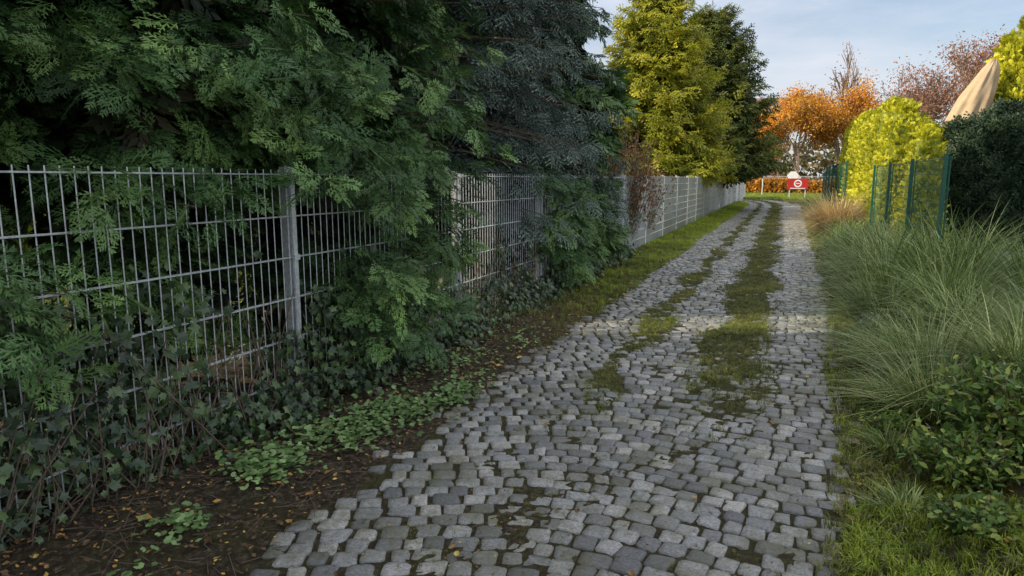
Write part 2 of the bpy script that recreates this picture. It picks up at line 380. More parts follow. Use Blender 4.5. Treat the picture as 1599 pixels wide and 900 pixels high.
def cypress(pos,nfront,extra=None,zlo=1.5,zhi=6.2,R0=1.5,low=30,tp=None,sz=.21):
    x,y=pos;parts=[];tp=tp or FR
    def tips(n,a0,a1,z0,z1,r0,r1,cl=1):
        nc=max(1,n//cl);th=np.repeat(U(a0,a1,nc),cl);z=np.repeat(z0+(z1-z0)*U(0,1,nc),cl);R=np.repeat(U(r0,r1,nc),cl)
        if cl>1: th=th+rng.normal(0,.13,len(th));z=z+rng.normal(0,.1,len(z));R=R+rng.normal(0,.12,len(R))
        R=R*np.interp(z,[0,1.5,3,6.5],[.8,1,1.05,.6])
        return np.stack([x+R*np.cos(th),y+R*np.sin(th),z],1)
    t=tips(nfront,-1.45,1.45,zlo,4.4,R0-.4,R0+.4,4)
    if extra is not None: t=np.concatenate([t,np.array(extra,float)])
    p,w=boughs((x,y),t,36,sz,tp);parts+=[(*q,0) for q in p];parts.append((*w,2))
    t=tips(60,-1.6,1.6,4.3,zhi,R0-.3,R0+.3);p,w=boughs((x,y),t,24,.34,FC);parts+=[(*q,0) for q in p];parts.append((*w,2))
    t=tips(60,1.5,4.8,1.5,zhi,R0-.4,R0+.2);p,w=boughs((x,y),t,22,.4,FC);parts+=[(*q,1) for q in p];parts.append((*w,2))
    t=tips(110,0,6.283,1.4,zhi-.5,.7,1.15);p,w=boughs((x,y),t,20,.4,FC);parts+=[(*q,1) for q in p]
    t=tips(low,-1.5,1.5,.15,1.5,1.0,1.36);p,w=boughs((x,y),t,22,.22,tp,dr=(-.2,.4));parts+=[(*q,0) for q in p];parts.append((*w,2))
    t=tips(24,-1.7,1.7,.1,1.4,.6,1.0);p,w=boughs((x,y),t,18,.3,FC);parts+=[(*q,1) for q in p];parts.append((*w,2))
    zz=np.linspace(0,zhi,8);P=np.stack([x+.03*np.sin(zz*2),y+.04*np.cos(zz*1.7),zz],1)
    rr=.11*(1-zz/zhi*.85);parts.append((*segs(P[:-1],P[1:],rr[:-1],rr[1:],8),2))
    mesh('cypress_tree',parts,[M['cyp'],M['cyp_in'],M['bark']])
low1=[(-2.62,1.95,1.12),(-2.7,2.15,1.0),(-2.75,1.6,1.2),(-2.6,1.75,.9),(-2.75,1.3,.8),(-2.7,1.9,.75)]
low2=[(U(-2.75,-2.4),U(3.95,5.5),U(.4,1.5)) for _ in range(36)]+[(U(-2.6,-2.25),U(3.1,5.6),U(1.5,2.3)) for _ in range(20)]
cypress((-4.4,-.9),28)
cypress((-4.4,1.2),150,low1)
cypress((-4.45,3.2),170,[(-2.8,3.0,1.5),(-2.75,2.7,1.45),(-2.75,2.2,1.5)])
cypress((-4.3,4.9),160,low2)

# ---------------------------------------------------------------- spruces
def spruce(name,pos,H,R,z0,nb,size,tpls,mat,step,droop=.25,pw=.85,hang=(.05,.5),nbu=1.25):
    x,y=pos;parts=[];u=U(0,1,nb)**nbu
    z=z0+(H-z0)*u*.985;L=R*(1-(z-z0)/(H-z0))**pw*U(.7,1.12,nb)+.12;az=U(0,6.283,nb)
    h=np.stack([np.cos(az),np.sin(az)],1)
    slope=-droop+.55*(z-z0)/(H-z0)
    ps=[];ds=[];ns=[];ss=[];rs=[];W0=[];W1=[];WR=[]
    for i in range(nb):
        m=max(3,int(L[i]/step));t=np.linspace(.18,1,m)
        c=np.stack([x+h[i,0]*L[i]*t,y+h[i,1]*L[i]*t,z[i]+slope[i]*L[i]*t+.12*L[i]*t**3],1)
        tang=nrm(np.stack([h[i,0]*np.ones(m),h[i,1]*np.ones(m),slope[i]+.36*t**2],1));sd=nrm(np.cross(tang,[0,0,1.]))
        br=U(0,.6)
        for s in(-1,1,0):
            D=tang*(.6 if s else 1)+sd*s*.85+rng.normal(0,.2,(m,3));D[:,2]-=U(*hang,m) if s else .0
            if s==0: D=D+rng.normal(0,.25,(m,3));D[:,2]-=U(-.1,hang[1]+.1,m)
            ps.append(c);ds.append(D);N=rng.normal(0,.35,(m,3))+np.array([h[i,0]*.5,h[i,1]*.5,.8]);ns.append(N)
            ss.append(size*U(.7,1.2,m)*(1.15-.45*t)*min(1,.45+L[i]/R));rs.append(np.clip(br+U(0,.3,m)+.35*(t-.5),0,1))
        W0.append([x,y,z[i]]);W1.append(c[-1]);WR.append(.012+.008*L[i])
    P=np.concatenate(ps);D=np.concatenate(ds);N=np.concatenate(ns);S=np.concatenate(ss);r=np.concatenate(rs)
    k=~gap2(P,D,S);P,D,N,S,r=P[k],D[k],N[k],S[k],r[k]
    Rm=frames(D,N)
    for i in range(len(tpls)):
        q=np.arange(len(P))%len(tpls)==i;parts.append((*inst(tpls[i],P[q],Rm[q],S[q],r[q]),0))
    W0=np.array(W0);W1=np.array(W1);WR=np.array(WR);k=~(gap(W1)|gap((W0+W1)/2)|gap(W0))
    parts.append((*segs(W0[k],W1[k],WR[k],.004,4),1))
    zz=np.linspace(0,H,9);Pp=np.stack([np.full(9,x),np.full(9,y),zz],1);rr=H*.014*(1-zz/H*.95)
    parts.append((*segs(Pp[:-1],Pp[1:],rr[:-1],rr[1:],8),1))
    return mesh(name,parts,[mat,M['bark']])
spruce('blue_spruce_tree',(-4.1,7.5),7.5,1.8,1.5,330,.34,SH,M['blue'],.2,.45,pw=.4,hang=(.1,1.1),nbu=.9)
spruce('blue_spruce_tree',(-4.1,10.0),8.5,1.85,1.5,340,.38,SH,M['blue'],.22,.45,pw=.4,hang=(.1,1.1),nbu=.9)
cypress((-4.6,12.4),110,zlo=1.6,zhi=8.0,R0=1.4,tp=FC,sz=.3)
cypress((-5.2,8.8),30,zlo=2.6,zhi=7.5,R0=1.2,low=8,tp=FC,sz=.34)
spruce('spruce_tree',(-5.2,30),10.8,3.0,1.6,560,.68,SF,M['spr'],.34,.1,pw=.75)
spruce('spruce_tree',(-3.7,37),9.9,3.4,1.9,500,.72,SF,M['sprd'],.38,.08,pw=.6)
spruce('spruce_tree',(-4.6,45),9.0,3.0,2.2,260,.8,SF,M['sprd'],.42,.1,pw=.65)
spruce('spruce_tree',(-11,27),9.5,3.0,.8,220,.9,SF,M['sprd'],.45,.2)
t=np.array([(U(-2.85,-2.5),U(8.3,12.2),U(.3,1.6)) for _ in range(56)])
p,w=boughs((-4.1,10),t,28,.28,FR);mesh('cypress_shrub',[(*q,0) for q in p]+[(*w,1)],[M['cyp'],M['bark']])
t=np.array([(U(-3.9,-3.2),U(6.6,14.5),U(.1,1.5)) for _ in range(90)])
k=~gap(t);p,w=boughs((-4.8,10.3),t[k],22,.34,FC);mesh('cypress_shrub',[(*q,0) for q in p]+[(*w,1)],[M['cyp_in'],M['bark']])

# ---------------------------------------------------------------- fences
def wire_fence(name,x,y0,y1,h,mat,vs,hs,zb=.05,slats=None,smat=None,first=None,rv=.0034,rh=.0048):
    parts=[]
    ys=np.arange(y0,y1,vs);n=len(ys);zg=zf(np.full(n,x),ys)+zb
    parts.append(segs(np.stack([np.full(n,x),ys,zg],1),np.stack([np.full(n,x),ys,np.full(n,h+.03)],1),rv,rv,5))
    zs=np.arange(h,.08,-hs)
    for z in zs:
        for dx in(-.008,.008): parts.append(segs([[x+dx,y0,z]],[[x+dx,y1,z]],rh,rh,5))
    py=np.arange(first if first is not None else y0,y1+.1,2.5)
    for q in py: parts.append(box((x-.035,q,(h+.05)/2),(.045,.06,h+.05)))
    for q in py:
        parts.append(box((x+.016,q,h/2+.05),(.012,.04,h-.05),.8))
        for z in zs[::2]: parts.append(box((x+.028,q,z),(.012,.055,.035)))
    pp=[(*a,0) for a in parts];mats=[mat]
    if slats:
        mats.append(smat)
        for i in range(len(py)-1):
            pb=rng.random()  # panel tone varied to stand in for reflections off the strips
            for z in np.arange(h-hs,.02,-hs):
                pp.append((*box((x+rng.normal(0,.001),(py[i]+py[i+1])/2,z+hs/2),(.004,2.43,hs-.022),np.clip(pb+U(-.15,.15),0,1)),1))
    return mesh(name,pp,mats)
wire_fence('wire_mesh_fence',-3.0,-1.34,13.66,1.63,M['galv'],.068,.27,first=-1.34)
wire_fence('privacy_fence',-3.0,13.73,61.5,1.66,M['galv'],.5,.2,slats=True,smat=M['slat'],first=13.73)
wire_fence('green_mesh_fence',1.95,10.3,17.9,1.87,M['green'],.08,.2,first=10.32,rv=.0028,rh=.004)
wire_fence('green_mesh_fence',2.05,27,42.1,2.2,M['green'],.15,.2,first=27.0,rv=.003)

# ---------------------------------------------------------------- ivy and undergrowth along left fence
def ivymass(n,y0,y1,zmax,s0,s1,bias):
    yy=U(y0,y1,n);zz=U(0,1,n)**1.3*zmax
    dens=snoise(yy,zz*1.8,1.4,.6)+bias-np.abs(zz-.45*sm((3.5-yy)/1.5))*1.0-np.clip(yy-4.5,0,9)*.05
    k=(dens>U(0,.9,n));yy=yy[k];zz=zz[k];n=len(yy)
    nearf=sm((3.4-yy)/1.2)
    xx=-2.98+rng.normal(0,.09,n)-.06*nearf+(.12*(1-zz)*U(0,1,n)+.12*sm((.3-zz)/.3)*U(0,2,n))*(1-nearf)
    P=np.stack([xx,yy,zz+zf(xx,yy)+.02],1)
    k=~(gap(P)&(P[:,2]>.55));P=P[k];n=len(P)
    D=np.stack([U(-.3,.5,n),rng.normal(0,.7,n),U(-1,.2,n)],1);N=np.stack([np.ones(n),rng.normal(0,.5,n),U(.1,1,n)],1)
    return inst(IVY,P,frames(D,N),U(s0,s1,n),rng.random(n))
iv=[(*ivymass(15000,.3,8.5,1.15,.04,.085,.8),0)]
m=420;y0=U(.3,8,m);p0=np.stack([np.full(m,-2.97)+rng.normal(0,.05,m),y0,np.full(m,.05)],1);p1=p0+np.stack([U(-.05,.1,m),rng.normal(0,.35,m),U(.1,.9,m)],1)
iv.append((*segs(p0,p1,.005,.002,4),1))
mesh('ivy',iv,[M['ivy'],M['bark']])
mesh('ivy',[ivymass(7000,8,14,.7,.05,.1,1.0)],[M['ivy']])
P=[]
for(cx0,cy0,sx,sy,c)in[(-2.49,2.75,.17,.2,330),(-2.42,3.35,.2,.3,380),(-2.33,3.8,.2,.35,420),(-2.16,4.4,.14,.3,260),(-2.42,2.1,.1,.12,70),(-2.55,5.0,.2,.5,160),(-2.3,1.7,.06,.1,30),(-2.3,5.9,.2,.6,80)]:
    P.append(np.stack([rng.normal(cx0,sx*.6,c),rng.normal(cy0,sy*.6,c)],1))
P=np.concatenate(P);n=len(P);P=np.column_stack([P,zf(P[:,0],P[:,1])+U(.01,.085,n)])
az=U(0,6.28,n);D=np.stack([np.cos(az),np.sin(az),U(-.2,.3,n)],1);N=np.stack([rng.normal(0,.35,n),rng.normal(-.15,.35,n),np.ones(n)],1)
mesh('ground_ivy',[inst(RND,P,frames(D,N),U(.025,.05,n),rng.random(n))],[M['givy']])

# ---------------------------------------------------------------- grass
def pts(x0,x1,y0,y1,n,fn=None):
    x=U(x0,x1,n);y=U(y0,y1,n)
    if fn is not None: k=fn(x,y)>rng.random(n);x=x[k];y=y[k]
    return np.column_stack([x+shift(y),y,zf(x,y)])
g=[];gb=[]
def addg(dst,P,s0,s1):
    n=len(P);S=U(s0,s1,n)*(.6+.5*(snoise(P[:,0],P[:,1],3)+1)/2)
    dst.extend(scatter_up(TU,P,S,np.clip(.5+.35*snoise(P[:,0],P[:,1],1.4,4)+rng.normal(0,.2,n),0,1)))
cs=lambda x,y:np.clip(cstrip(x+shift(y),y)*1.1+.0,0,1);ls=lambda x,y:np.clip(lstrip(x+shift(y),y)*1.1,0,1)
addg(g,pts(-.8,.1,3,12,13000,cs),.04,.085);addg(g,pts(-.8,.1,12,30,6500,cs),.05,.095);addg(g,pts(-.8,.1,30,56,3000,cs),.08,.12)
addg(g,pts(-1.55,-.95,3.2,12,8500,ls),.03,.07);addg(g,pts(-1.55,-.95,12,30,4000,ls),.045,.08);addg(g,pts(-1.55,-.95,30,56,1500,ls),.07,.11)
addg(g,pts(-2.1,.6,1.5,9,24000,lambda x,y:np.clip(dirt(x,y)*1.3+.14,0,1)*.6),.014,.034)
addg(g,pts(-2.1,.7,9,30,8000,lambda x,y:np.clip(dirt(x,y)+.05,0,1)*.4),.02,.045)
vf=lambda x,y:sm((y-5.5)/4)*np.clip(.7+.6*snoise(x,y,1.5,2),0.05,1)*np.where(x<xl(y)+.03,1,0)
addg(g,pts(-2.95,-1.95,5,16,4500,vf),.05,.11)
addg(gb,pts(-2.95,-1.95,8,30,5200,lambda x,y:vf(x,y)*sm((y-7)/5)),.06,.12);addg(gb,pts(-2.95,-1.9,30,60,2800,lambda x,y:np.where(x<-1.95,1,0)),.1,.18)
rf=lambda x,y:np.where(x>xr(y)-.05,1,0)*np.clip(.75+.5*snoise(x,y,2,9),.1,1)
addg(g,pts(.2,1.1,2.2,9,3400,rf),.05,.11);addg(g,pts(.6,1.6,9,30,3000,rf),.07,.14);addg(g,pts(.8,2,30,58,1200,rf),.12,.2)
addg(gb,pts(.35,1.6,2.3,3.5,1900,lambda x,y:np.where(x>xr(y)+.05,1,0)*np.clip(.6+.8*snoise(x,y,2.5,3),0,1)),.05,.12)
addg(gb,pts(.3,.9,3.5,8.6,700,rf),.04,.1)
addg(gb,pts(-.8,.1,7.2,8.3,900,cs),.03,.06);addg(gb,pts(-1.55,-.95,6.9,7.9,600,ls),.03,.055)  # brighter grass along the sun strip; sunlight put into blade colour
mesh('grass',[(*p,0) for p in g]+[(*p,1) for p in gb],[M['grass'],M['grassb']])
n=14000;x=U(-14,9,n);y=U(57,80,n)**1.0;P=np.column_stack([x,y,np.zeros(n)])
mesh('lawn',[(*p,0) for p in scatter_up(TU,P,U(.18,.3,n),rng.random(n))],[M['lawn']])
n=3500;x=U(-12,-6,n);y=U(0,28,n);P=np.column_stack([x,y,zf(x,y)])
mesh('garden_lawn',[(*p,0) for p in scatter_up(TU,P,U(.1,.2,n),rng.random(n))],[M['lawn']])

# ---------------------------------------------------------------- sedge clumps right
def clump(name,lst,mat,w=.009,pw=1.5):
    for(cx0,cy0,h,nb,rad)in lst:
        az=U(0,6.283,nb);rr=rad*np.sqrt(U(0,1,nb))
        bx=cx0+rr*np.cos(az);by=cy0+rr*np.sin(az);B=np.column_stack([bx,by,zf(bx,by)-.01])
        az2=az+rng.normal(0,.7,nb);tone=U(-.12,.25)
        mesh(name,[blades(B,az2,h*U(.5,1.25,nb),U(.05,.7,nb)*(.4+.8*rr/rad),U(.3,1.25,nb),np.full(nb,w)[:,None]*U(.6,1.2,nb)[:,None],np.clip(tone+rng.random(nb)**pw*.85,0,1))],[mat])
clump('sedge_clump',[(1.0,4.95,.55,800,.18),(1.55,5.25,.74,1100,.22),(1.1,5.8,.68,1000,.22),(1.95,6.1,.84,1000,.22),(2.6,5.7,.8,700,.22),(1.5,6.7,.78,900,.22),(2.7,6.9,.85,700,.22),
 (2.2,4.9,.78,900,.2),(.98,6.6,.55,600,.18),(3.3,6.3,.9,600,.25),(.78,5.3,.32,300,.12),(.78,6.2,.33,300,.12),(.8,7.1,.38,350,.14),(2.6,4.6,.8,700,.2),(.66,4.3,.22,200,.09),(.62,3.5,.2,200,.09)],M['carex'],.0095,1.5)
clump('sedge_clump',[(1.05,7.8,.76,800,.22),(1.6,7.9,.95,800,.25),(1.2,9.0,.95,800,.25),(2.0,9.0,1.15,700,.25),(2.5,8.2,1.0,600,.25),(1.4,10.3,1.1,600,.25),(2.15,10.0,1.3,650,.25),(1.75,9.7,1.25,600,.25),(1.15,11.2,.9,500,.22),(1.65,11.6,1.15,500,.28),(1.2,13.2,.85,450,.28),(1.5,13.4,1.1,450,.28),(1.4,15.2,1.0,450,.28),(1.2,16.8,.8,400,.28),(1.5,18.,.9,400,.28),(2.7,9.3,1.1,500,.25),(1.0,10.0,.55,350,.2),(1.05,12.4,.5,300,.18),(.9,8.5,.45,350,.15)],M['carex'],.013,1.5)
clump('fountain_grass',[(1.5,21.2,1.6,1900,.32),(1.62,22.8,1.5,1100,.3)],M['fgr'],.022)
clump('dark_grass_clump',[(1.35,26,1.0,300,.3),(1.4,29,1.1,300,.3),(1.5,33,1.2,300,.35),(1.5,37.5,1.2,250,.35)],M['carex'],.03)

# ---------------------------------------------------------------- shrubs (broadleaf)
def shrub(name,c,r,h,nst,nl,size,mat,zb=None,tpl=OV):
    cx0,cy0=c;zb=float(zf(cx0,cy0)) if zb is None else zb;P=[];D=[];W0=[];W1=[]
    for i in range(nst):
        az=U(0,6.28);rr=r*math.sqrt(U(0,1));tip=np.array([cx0+rr*math.cos(az),cy0+rr*math.sin(az),zb+h*U(.45,1)*(1-.3*(rr/r)**2)])
        b=np.array([cx0+rr*.25*math.cos(az),cy0+rr*.25*math.sin(az),zb]);W0.append(b);W1.append(tip)
        t=U(.3,1.02,nl)[:,None];P.append(b+(tip-b)*t+rng.normal(0,.03,(nl,3)));dd=rng.normal(0,.8,(nl,3))+(tip-b)/np.linalg.norm(tip-b)*.5;D.append(dd)
    P=np.concatenate(P);D=np.concatenate(D);n=len(P);D[:,2]-=.1;N=rng.normal(0,.35,(n,3))+[0,0,1]
    return mesh(name,[(*inst(tpl,P,frames(D,N),size*U(.6,1.3,n),rng.random(n)),0),(*segs(W0,W1,.006,.003,4),1)],[mat,M['bark']])
shrub('leafy_shrub',(1.3,4.2),.5,.5,120,30,.055,M['shr'])
shrub('leafy_shrub',(.92,3.8),.28,.32,70,26,.045,M['shr'])
shrub('leafy_shrub',(1.9,3.9),.5,.5,80,28,.06,M['shr'])
shrub('leafy_shrub',(1.5,3.45),.3,.3,60,24,.045,M['shr'])
shrub('low_leafy_plant',(.72,4.6),.18,.14,30,18,.035,M['shr'])
shrub('low_leafy_plant',(.85,3.25),.16,.14,34,18,.032,M['shr'],tpl=RND)
shrub('low_leafy_plant',(1.15,2.95),.14,.12,30,18,.032,M['shr'],tpl=RND)
shrub('silver_leaf_plant',(.95,7.25),.2,.22,40,24,.035,M['silv'])
shrub('silver_leaf_plant',(.85,6.0),.16,.16,30,20,.03,M['silv'])
shrub('autumn_shrub',(-3.3,14.6),.85,3.2,150,26,.08,M['rust'],.05)
shrub('autumn_shrub',(-3.3,16.6),.8,2.6,90,20,.08,M['rust'],.05)
shrub('autumn_shrub',(-3.8,20),1.0,2.4,80,20,.1,M['rust'],.05)

# ---------------------------------------------------------------- clipped hedges
def supsurf(n,c,r,h):
    d=nrm(rng.normal(0,1,(n,3)));d[:,2]=np.abs(d[:,2]);
    p=4.0;k=(np.abs(d[:,0])**p+np.abs(d[:,1])**p+np.abs(d[:,2])**p)**(-1/p)
    q=d*k[:,None]
    N=np.sign(q)*np.abs(q)**(p-1)/np.array([r[0],r[1],h]);N=nrm(N)
    return q,N
def hedge(name,c,r,h,n,size,mat,core,tpls=FC,lump=.1,up=.6,zb=0,taper=0):
    q,N=supsurf(n,c,r,h)
    q[:,2]=np.where(np.abs(q[:,2])<.97,rng.random(n)*.97,q[:,2])
    tp=1-taper*q[:,2]**1.5
    P=np.stack([c[0]+q[:,0]*r[0]*tp,c[1]+q[:,1]*r[1]*tp,zb+q[:,2]*h*(1-.06*(q[:,0]**2+q[:,1]**2))],1)
    P+=N*(lump*snoise(P[:,1]+P[:,0],P[:,2],1.6,c[0])[:,None]-U(-.05,.12,n)[:,None])
    D=N*.7+rng.normal(0,.4,(n,3));D[:,2]+=up
    r_=np.clip(.5+.3*snoise(P[:,0]+P[:,1],P[:,2],2.5,2)+rng.normal(0,.25,n),0,1)
    R=frames(D,N+rng.normal(0,.6,(n,3)));S=size*U(.6,1.4,n);parts=[]
    for i in range(len(tpls)):
        k=np.arange(n)%len(tpls)==i;parts.append((*inst(tpls[i],P[k],R[k],S[k],r_[k]),0))
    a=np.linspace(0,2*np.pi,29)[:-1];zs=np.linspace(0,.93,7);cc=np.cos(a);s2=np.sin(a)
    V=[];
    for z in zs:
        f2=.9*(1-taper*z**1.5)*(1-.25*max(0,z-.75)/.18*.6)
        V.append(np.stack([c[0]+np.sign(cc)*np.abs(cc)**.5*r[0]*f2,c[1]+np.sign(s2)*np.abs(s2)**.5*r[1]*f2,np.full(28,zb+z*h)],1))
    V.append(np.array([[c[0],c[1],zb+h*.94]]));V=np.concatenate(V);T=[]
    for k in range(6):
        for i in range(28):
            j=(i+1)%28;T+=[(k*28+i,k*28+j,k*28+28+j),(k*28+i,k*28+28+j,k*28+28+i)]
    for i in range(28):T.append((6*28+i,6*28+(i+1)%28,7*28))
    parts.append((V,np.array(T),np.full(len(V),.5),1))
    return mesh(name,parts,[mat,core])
for yy0,hh in((20.7,3.45),(22.3,3.6),(23.9,3.65),(25.5,3.8),(27.2,3.8),(29,3.95),(31,4.0),(33.2,4.1)):
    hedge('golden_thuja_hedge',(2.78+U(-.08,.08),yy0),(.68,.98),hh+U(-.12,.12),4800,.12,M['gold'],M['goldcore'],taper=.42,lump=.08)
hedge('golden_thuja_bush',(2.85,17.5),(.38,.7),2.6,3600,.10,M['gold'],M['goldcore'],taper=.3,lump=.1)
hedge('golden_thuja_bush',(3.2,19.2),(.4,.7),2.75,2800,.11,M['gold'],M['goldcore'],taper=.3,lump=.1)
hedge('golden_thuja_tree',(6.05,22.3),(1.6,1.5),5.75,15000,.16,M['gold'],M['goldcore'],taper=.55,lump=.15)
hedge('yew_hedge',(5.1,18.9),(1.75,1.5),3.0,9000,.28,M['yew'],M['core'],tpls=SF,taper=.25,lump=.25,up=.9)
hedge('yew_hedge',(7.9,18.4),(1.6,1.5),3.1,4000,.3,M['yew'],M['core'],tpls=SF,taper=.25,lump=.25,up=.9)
hedge('garden_hedge',(-14,10),(.8,22),2.6,5000,.4,M['lawn'],M['core'],tpls=FC)
hedge('beech_hedge',(-3.5,84),(9,.7),1.35,4500,.35,M['orange'],M['core'],tpls=FC,lump=.05)

# ---------------------------------------------------------------- deciduous trees
def tree(name,pos,H,R,leafmat_,nleaf,lsize,z0=.22,lv=4,seed=1,wr=.02):
    r=np.random.default_rng(seed);S0=[];S1=[];A=[];B=[];tips=[]
    def grow(p,d,L,rad,l):
        q=p+d*L*.5+r.normal(0,.04*L,3);e=q+nrm(d+r.normal(0,.12,3))*L*.5
        for a,b,ra,rb in((p,q,rad,rad*.8),(q,e,rad*.8,rad*.6)):S0.append(a);S1.append(b);A.append(ra);B.append(rb)
        if l==0: tips.append(e);tips.append(q);return
        for i in range(r.integers(3,6) if l<lv else r.integers(6,9)):
            t=r.uniform(.45,1.0);s=p+(e-p)*t
            ax=nrm(np.cross(d,r.normal(0,1,3)));an=r.uniform(.35,.85)
            nd=nrm(d*math.cos(an)+ax*math.sin(an)+np.array([0,0,.12]))
            grow(s,nd,L*r.uniform(.55,.8),rad*.5,l-1)
    base=np.array([pos[0],pos[1],0.]);grow(base,np.array([0,0,1.]),H*.42,H*.018,lv)
    S0=np.array(S0);S1=np.array(S1);tp=np.array(tips)
    sc=np.array([R/max(np.abs(tp[:,0]-pos[0]).max(),.1),R/max(np.abs(tp[:,1]-pos[1]).max(),.1),H/tp[:,2].max()])
    for a in(S0,S1,tp):a[:]=(a-base)*sc+base
    parts=[(*segs(S0,S1,np.maximum(A,wr),np.maximum(B,wr*.7),4),1)]
    if nleaf:
        n=nleaf;P=tp[r.integers(0,len(tp),n)]+r.normal(0,R*.1,(n,3));P=P[P[:,2]>H*z0];n=len(P)
        parts.append((*inst(OV,P,frames(r.normal(0,1,(n,3)),r.normal(0,1,(n,3))),lsize*r.uniform(.6,1.3,n),r.random(n)),0))
    return mesh(name,parts,[leafmat_,M['twig']])
tree('autumn_beech_tree',(1.0,84),11.8,4.6,M['orange'],15000,.28,.1,seed=3)
tree('autumn_beech_tree',(6.2,86),12.8,4.8,M['orange'],15000,.28,.1,seed=5)
tree('autumn_beech_tree',(-4.5,92),11,4.5,M['orange'],9000,.34,.12,seed=8)
tree('bare_birch_tree',(6.3,93),17.5,4.0,M['pink'],1500,.25,.3,seed=6,wr=.05)
tree('autumn_cherry_tree',(9.0,64),10.8,4.2,M['pink'],8000,.2,.3,seed=9,wr=.025)
tree('autumn_cherry_tree',(13.5,62),12.2,4.6,M['pink'],8000,.2,.3,seed=10,wr=.025)
tree('autumn_cherry_tree',(19.5,60),10.2,4.2,M['pink'],4000,.2,.3,seed=12,wr=.025)
n=14000;x=U(-90,120,n);hh=6+2.5*np.sin(x*.13)+1.5*np.sin(x*.41+1);z=U(0,1,n)*hh;y=130+rng.normal(0,4,n)
P=np.column_stack([x,y,z]);mesh('distant_trees',[inst(OV,P,frames(rng.normal(0,1,(n,3)),rng.normal(0,1,(n,3))),U(.8,1.8,n),rng.random(n))],[M['farg']])

me=mesh('driveway',[box((7.2,13.6,.1),(8.2,6.2,.05))],[M['asph']])
# ---------------------------------------------------------------- parasol
e=empty('folded_parasol')
zs=np.linspace(0,1,24);K=64;a=np.arange(K)*2*np.pi/K;V=[]
for z in zs:
    rad=np.interp(z,[0,.08,.35,.7,.92,1],[.34,.42,.46,.36,.2,.06]);fold=1+.09*np.cos(a*8+z*3)+.06*np.cos(a*3+z*7)+.03*np.cos(a*13-z*9)
    V.append(np.stack([3.85+.95*z+rad*fold*np.cos(a),21.3+rad*fold*np.sin(a),1.7+2.9*z+.03*np.cos(a*8)],1))
V=np.concatenate(V);T=[]
for k in range(23):
    for i in range(K):
        j=(i+1)%K;T+=[(k*K+i,k*K+j,k*K+K+j),(k*K+i,k*K+K+j,k*K+K+i)]
mesh('canopy_cover',[(V,np.array(T),np.full(len(V),.5))],[M['fabric']],True,e)
mesh('pole',[segs([[3.9,21.3,0]],[[3.9,21.3,1.9]],.04,.04,10)],[M['galv']],False,e)
mesh('base',[box((3.9,21.3,.09),(.8,.8,.12))],[M['asph']],False,e)
e=empty('street_lamp')
mesh('post',[segs([[6.38,24,0]],[[6.38,24,7.26]],.13,.11,12)],[M['pole']],True,e)
mesh('lamp_head',[box((6.38,24,7.4),(1.0,.5,.1)),box((6.38,24,7.31),(.34,.3,.08))],[M['pole']],False,e)
e=empty('information_sign')
mesh('posts',[segs([[.45,61,0],[1.65,61,0]],[[.45,61,1.6],[1.65,61,1.6]],.04,.04,8)],[M['galv']],False,e)
mesh('red_panel',[box((1.05,60.92,1.2),(1.55,.05,.88))],[M['red']],False,e)
a=np.arange(32)*2*np.pi/32
def disc(cx,y,cz,r0,r1):
    V=np.concatenate([np.stack([cx+r0*np.cos(a),np.full(32,y),cz+r0*np.sin(a)],1),np.stack([cx+r1*np.cos(a),np.full(32,y),cz+r1*np.sin(a)],1)])
    T=[]
    for i in range(32):
        j=(i+1)%32;T+=[(i,j,32+j),(i,32+j,32+i)]
    return V,np.array(T),np.full(64,.5)
mesh('white_symbol',[disc(1.05,60.885,1.25,.2,.3),box((1.05,60.885,1.25),(.28,.01,.07)),box((1.05,60.885,.86),(1.15,.01,.06))],[M['white']],False,e)
V=np.array([(.2,0,0),(1.0,0,0),(1.1,0,.28),(.8,0,.62),(.4,0,.62),(.1,0,.28)],float)*[.9,1,.9];V2=np.concatenate([V,V+[0,.04,0]])+[.1,60.9,1.66]
T=[(0,i,i+1) for i in range(1,5)]+[(6,7+i,6+i) for i in range(1,5)]
for i in range(6):
    j=(i+1)%6;T+=[(i,j,6+j),(i,6+j,6+i)]
mesh('white_top_panel',[(V2,np.array(T),np.full(12,.5))],[M['white']],False,e)
pr=[];
for x in np.arange(-14,8,.16):pr.append(segs([[x,90,0]],[[x,90,2.0]],.02,.02,4))
pr.append(segs([[-14,90,1.9],[-14,90,.3]],[[8,90,1.9],[8,90,.3]],.04,.04,4))
mesh('railing_fence',pr,[M['galv']])
mesh('sign_post',[segs([[-1.9,70,0]],[[-1.9,70,3.6]],.05,.05,8)],[M['galv']])

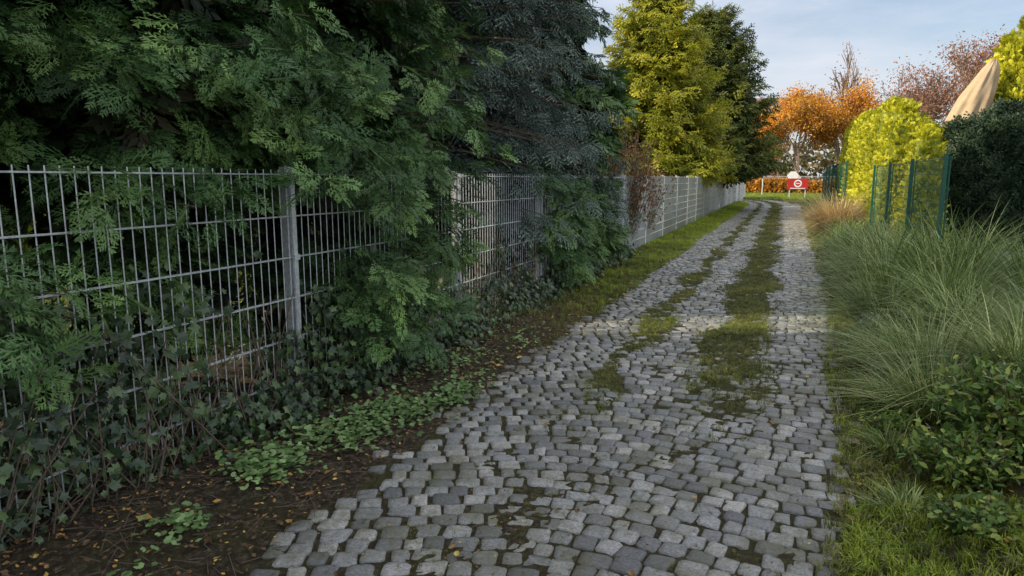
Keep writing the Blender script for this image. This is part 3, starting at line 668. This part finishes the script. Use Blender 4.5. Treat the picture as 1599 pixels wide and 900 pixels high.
def house(name,x0,x1,y0,y1,eave,ridge):
    e=empty(name)
    V=np.array([(x0,y0,0),(x1,y0,0),(x1,y1,0),(x0,y1,0),(x0,y0,eave),(x1,y0,eave),(x1,y1,eave),(x0,y1,eave),(x0,(y0+y1)/2,ridge-.15),(x1,(y0+y1)/2,ridge-.15)],float)
    T=np.array([(0,1,5),(0,5,4),(1,2,6),(1,6,5),(2,3,7),(2,7,6),(3,0,4),(3,4,7),(5,6,9),(4,8,7)])
    mesh('walls',[(V,T,np.full(10,.5))],[M['brick']],False,e)
    ym=(y0+y1)/2;o=.5;dz=(ridge-eave)/(ym-y0)*o
    def slab(a,b):
        v=np.array([(x0-o,a[0],a[1]),(x1+o,a[0],a[1]),(x1+o,b[0],b[1]),(x0-o,b[0],b[1])],float);v=np.concatenate([v,v+[0,0,.22]])
        t=np.array([(0,2,1),(0,3,2),(4,5,6),(4,6,7),(0,1,5),(0,5,4),(1,2,6),(1,6,5),(2,3,7),(2,7,6),(3,0,4),(3,4,7)]);return v,t,np.full(8,.5)
    mesh('roof',[slab((y0-o,eave-dz),(ym,ridge)),slab((y1+o,eave-dz),(ym,ridge+.003))],[M['roof']],False,e)
    w=[];fr=[]
    for z in(1.6,4.6):
        for x in np.arange(x0+1.6,x1-1,2.6):
            w.append(box((x,y0-.02,z),(1.1,.06,1.4)));fr+=[box((x,y0-.06,z-.75),(1.3,.14,.1)),box((x,y0-.06,z+.75),(1.3,.1,.1)),box((x,y0-.07,z),(.07,.06,1.39)),box((x-.58,y0-.06,z),(.08,.1,1.39)),box((x+.58,y0-.06,z),(.08,.1,1.39))]
    mesh('windows',w,[M['glass']],False,e);mesh('window_frames',fr,[M['white']],False,e)
    mesh('chimney',[box((x0+(x1-x0)*.7,ym+.4,ridge+.4),(.7,.7,1.6))],[M['brick']],False,e)
house('brick_house',-16,-.6,98,108,8,12.4)

# ---------------------------------------------------------------- fallen leaves & twigs
def leaves(fn,n,x0,x1,y0,y1,s0,s1,e=1.6):
    P=pts(x0,x1,y0,y1,n,fn);n=len(P);P[:,2]+=.02;az=U(0,6.28,n)
    D=np.stack([np.cos(az),np.sin(az),rng.normal(0,.2,n)],1);N=np.stack([rng.normal(0,.3,n),rng.normal(0,.3,n),np.ones(n)],1)
    return inst(DL,P,frames(D,N),U(s0,s1,n),rng.random(n)**e)
L=[leaves(None,4200,-3.1,-2.0,1.2,9,.012,.032,2.6),leaves(None,60,-3.0,-2.0,1.2,7,.04,.075,1.6),leaves(None,80,-2.0,.5,1.5,12,.03,.055),leaves(lambda x,y:np.where(x>xr(y),.9,0),350,.3,1.4,2.5,9,.025,.05,2.5),leaves(lambda x,y:np.clip(.2+dirt(x,y),0,1),2800,-2,.7,1.5,9,.007,.02,2.2),
   leaves(None,300,.75,1.35,6.9,8,.04,.07,1.1),leaves(None,400,-2.9,.9,9,30,.05,.09)]
mesh('fallen_leaves',L,[M['dead']])
n=1500;P=pts(-3.1,-1.95,1.2,8,n);P[:,2]+=.012;az=U(0,6.28,n);l=U(.03,.2,n);Q=P+np.stack([np.cos(az)*l,np.sin(az)*l,rng.normal(0,.015,n)],1)
mesh('fallen_twigs',[segs(P,Q,.0022,.001,4)],[M['bark']])

# ---------------------------------------------------------------- light
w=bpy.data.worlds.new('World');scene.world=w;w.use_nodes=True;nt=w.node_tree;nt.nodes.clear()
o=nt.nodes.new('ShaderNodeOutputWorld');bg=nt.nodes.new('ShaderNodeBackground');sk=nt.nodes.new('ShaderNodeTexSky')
sk.sky_type='NISHITA';sk.sun_disc=False;sk.sun_elevation=EL;sk.sun_rotation=math.atan2(SUN[0],SUN[1]);sk.air_density=1.0;sk.dust_density=1.2;sk.ozone_density=1.5
tc=nt.nodes.new('ShaderNodeTexCoord');mp=nt.nodes.new('ShaderNodeMapping');mp.inputs['Scale'].default_value=(1,1,3.5)
nt.links.new(tc.outputs['Generated'],mp.inputs[0])
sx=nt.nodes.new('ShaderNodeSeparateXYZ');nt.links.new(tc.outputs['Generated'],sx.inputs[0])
cloud=ramp(nt,sx.outputs[2],[(.05,(5.6,5.8,6.1)),(.2,(4.9,5.3,6.1)),(.6,(10.8,10.9,11.2))])  # overhead part made brighter than the visible sky to raise fill light
cl=ramp(nt,noise(nt,3.0,7,mp.outputs[0],.6),[(.35,(.3,.3,.3)),(.65,(.95,.95,.95))])
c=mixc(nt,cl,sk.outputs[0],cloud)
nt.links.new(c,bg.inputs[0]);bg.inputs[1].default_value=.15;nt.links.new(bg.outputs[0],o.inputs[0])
sl_=bpy.data.lights.new('sun','SUN');sl_.energy=5;sl_.angle=math.radians(.5);sl_.color=(1,.87,.64)
so=bpy.data.objects.new('sun',sl_);scene.collection.objects.link(so);so.rotation_euler=Vector(SUNV).to_track_quat('Z','Y').to_euler();so.location=(-20,-10,20)
cam=bpy.data.cameras.new('camera');cam.lens=24;cam.sensor_width=36;cam.clip_end=1500;cam.clip_start=.05
co=bpy.data.objects.new('camera',cam);scene.collection.objects.link(co);co.location=(0,0,1.6)
co.rotation_euler=(math.radians(90-9.06),0,math.radians(21.5));scene.camera=co
scene.view_settings.view_transform='Standard';scene.view_settings.look='None';scene.view_settings.exposure=0
